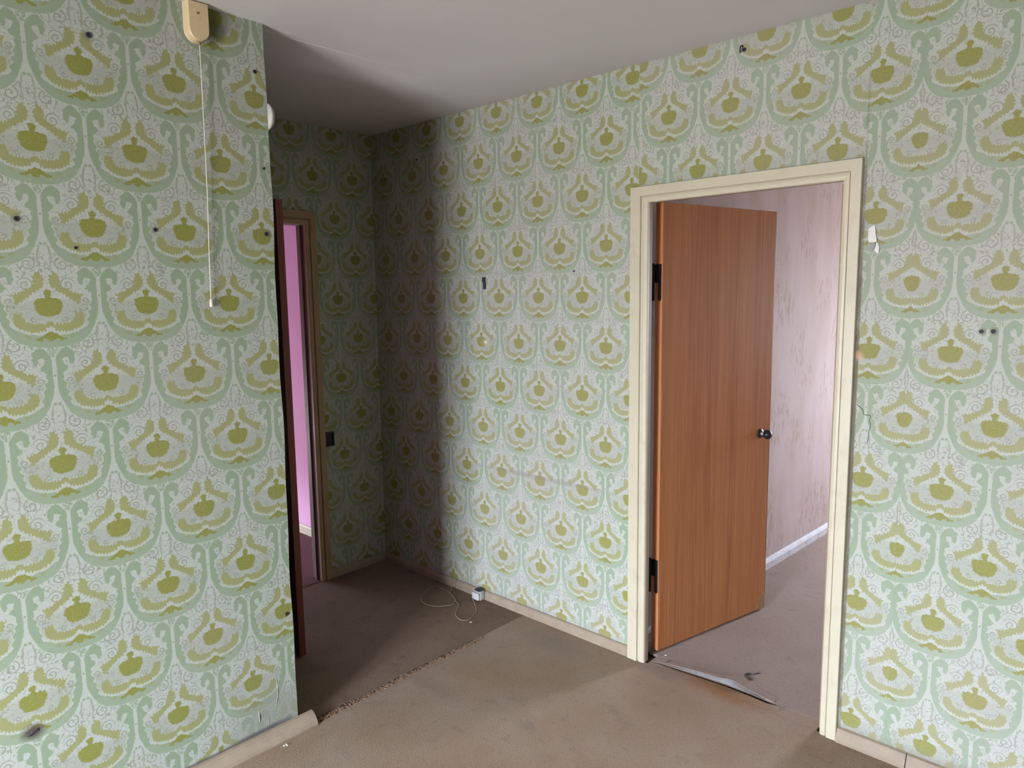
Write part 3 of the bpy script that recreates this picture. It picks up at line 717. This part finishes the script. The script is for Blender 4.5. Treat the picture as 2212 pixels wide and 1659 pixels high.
# navy wall clip on the right wall
cl = thing('wall_clip', 'small navy blue clip on the right wall between corner and door', 'clip', loc=(.902, 0, 1.654))
bm = bmesh.new(); box(bm, -.0075, .0075, -.012, -.0005, .004, .030, bev=.002)
obj('clip_body', bm, M_navy, cl)
bm = bmesh.new(); box(bm, -.004, .010, -.010, -.0005, -.030, .006, bev=.002); obj('clip_tongue', bm, M_navy, cl)
# torn paper right of the casing
tp = thing('torn_paper', 'torn white scrap of paper hanging on the wallpaper right of the door casing', 'paper', loc=(2.694, 0, 1.765))
def sheet(name, pts, m, par, curl):
    bm = bmesh.new(); vs = [bm.verts.new((x, -.0012 - curl(x, z), z)) for x, z in pts]; bm.faces.new(vs)
    bmesh.ops.triangulate(bm, faces=bm.faces)
    o = obj(name, bm, m, par); md = o.modifiers.new('thickness', 'SOLIDIFY'); md.thickness = .0008; return o
sheet('torn_scrap', [(-.012, .030), (-.004, .036), (.006, .041), (.009, .030), (.011, .012), (.016, -.010), (.014, -.014), (.0, -.012), (-.010, -.014), (-.013, .004), (-.012, .024)], M_paper, tp, lambda x, z: .002 + .004*max(0, x*60))
sheet('torn_flap', [(-.004, -.014), (.010, -.014), (.012, -.026), (.006, -.036), (-.004, -.034), (-.006, -.022)], M_paperb, tp, lambda x, z: .004 + .1*max(0, -.014-z))
sheet('torn_strip', [(.014, -.014), (.018, -.016), (.024, -.032), (.023, -.050), (.016, -.048), (.009, -.040), (.012, -.028)], M_paper, tp, lambda x, z: .003 + .08*max(0, -.014-z))
# lifted wallpaper cracks by the casing and peeling wrinkles at the partition foot
def ridge(par, pts, r, m, nm):
    bm = bmesh.new(); tube(bm, catmull(pts, 4), r, 5); return obj(nm, bm, m, par, True)
ridge(wr, [(2.672, 0, 1.215), (2.690, 0, 1.200), (2.695, 0, 1.184), (2.715, 0, 1.182), (2.713, 0, 1.165), (2.717, 0, 1.15), (2.713, 0, 1.128), (2.712, 0, 1.105), (2.709, 0, 1.085)], .0010, M_dark, 'paper_crack')
ridge(wl, [(XL-.002, -1.352, .275), (XL-.001, -1.345, .225), (XL-.0005, -1.342, .185), (XL-.0005, -1.346, .150), (XL-.002, -1.358, .105)], .0022, M_left, 'paper_wrinkle')
ridge(wl, [(XL-.003, -1.418, .16), (XL-.0015, -1.418, .13), (XL+.0, -1.417, .108), (XL-.002, -1.416, .092)], .0028, M_left, 'paper_wrinkle')
ridge(wl, [(XL-.002, -1.384, .10), (XL-.0008, -1.382, .08), (XL-.002, -1.384, .062)], .0022, M_left, 'paper_wrinkle')

# ------------------------------------------------------------------ cable socket and its cord at the foot of the right wall
sk = thing('cable_socket', 'small grimy grey-white cable socket at the baseboard of the right wall', 'socket', loc=(.850, -.017, 0))
obj('body', B(-.030, .030, -.034, -.0005, .004, .052, bev=.007, seg=3), M_socket, sk)
bm = bmesh.new(); box(bm, -.026, .027, -.047, -.034, .006, .046, bev=.008, seg=3); obj('front_cap', bm, M_white, sk)
obj('top_clip', B(-.016, .020, -.036, -.006, .052, .060, bev=.002), M_navy, sk)
obj('side_slot', B(-.0325, -.0298, -.030, -.008, .012, .046), M_navy, sk)
# cord: loops lying on the carpet
cpx = [(1530, 905), (1500, 990), (1440, 1085), (1370, 1160), (1290, 1200), (1180, 1200), (1075, 1140), (1045, 1060), (1080, 970), (1115, 865), (1060, 805), (1030, 745), (930, 620), (820, 540), (700, 488), (620, 465), (500, 508), (375, 600), (300, 705), (325, 808), (450, 868), (640, 900), (850, 888), (960, 868), (1015, 810), (1028, 745), (990, 690), (930, 610), (950, 540), (968, 470)]
FLOORPTS = []
def floor_point(px, py, z):
    d = fw + rt*((px-1106)/F_PX) - up*((py-829.5)/F_PX)
    return CAM + d*((z-CAM.z)/d.z)
for i, (a_, b2) in enumerate(cpx):
    z = .0025 if i < 23 else .0065
    FLOORPTS.append(floor_point(880+a_/10.05, 1220+b2/10.05, z))
FLOORPTS[0] = Vector((.822, -.058, .014)); FLOORPTS[-1] = Vector((FLOORPTS[-1].x, max(-.03, min(-.024, FLOORPTS[-1].y)), .03))
bm = bmesh.new(); tube(bm, catmull(FLOORPTS, 6), .0016, 6)
cr = obj('cord', bm, M_cord, None, True); tag(cr, 'thin yellowed cord looped on the carpet beside the cable socket', 'cord')
# small debris on the carpet
for nm, px, py, lab in (('paper_scrap', 1016, 1343, 'tiny pale scrap on the carpet in front of the cord'), ('paper_scrap', 617, 1610, 'tiny pale crumb on the carpet beside the partition baseboard'), ('paper_scrap', 1439, 1416, 'tiny pale crumb on the carpet at the foot of the orange door')):
    p = floor_point(px, py, .002); bm = bmesh.new()
    for j in range(3):
        a_ = random.random()*6; q = Vector((math.cos(a_), math.sin(a_), 0))*.005
        box(bm, q.x-.004, q.x+.004, q.y-.003, q.y+.003, 0, .003, bev=.001, seg=1)
    o = obj(nm, bm, M_paper); o.location = (p.x, p.y, .0005); tag(o, lab, 'scrap')
# cord stub pinned along the board end
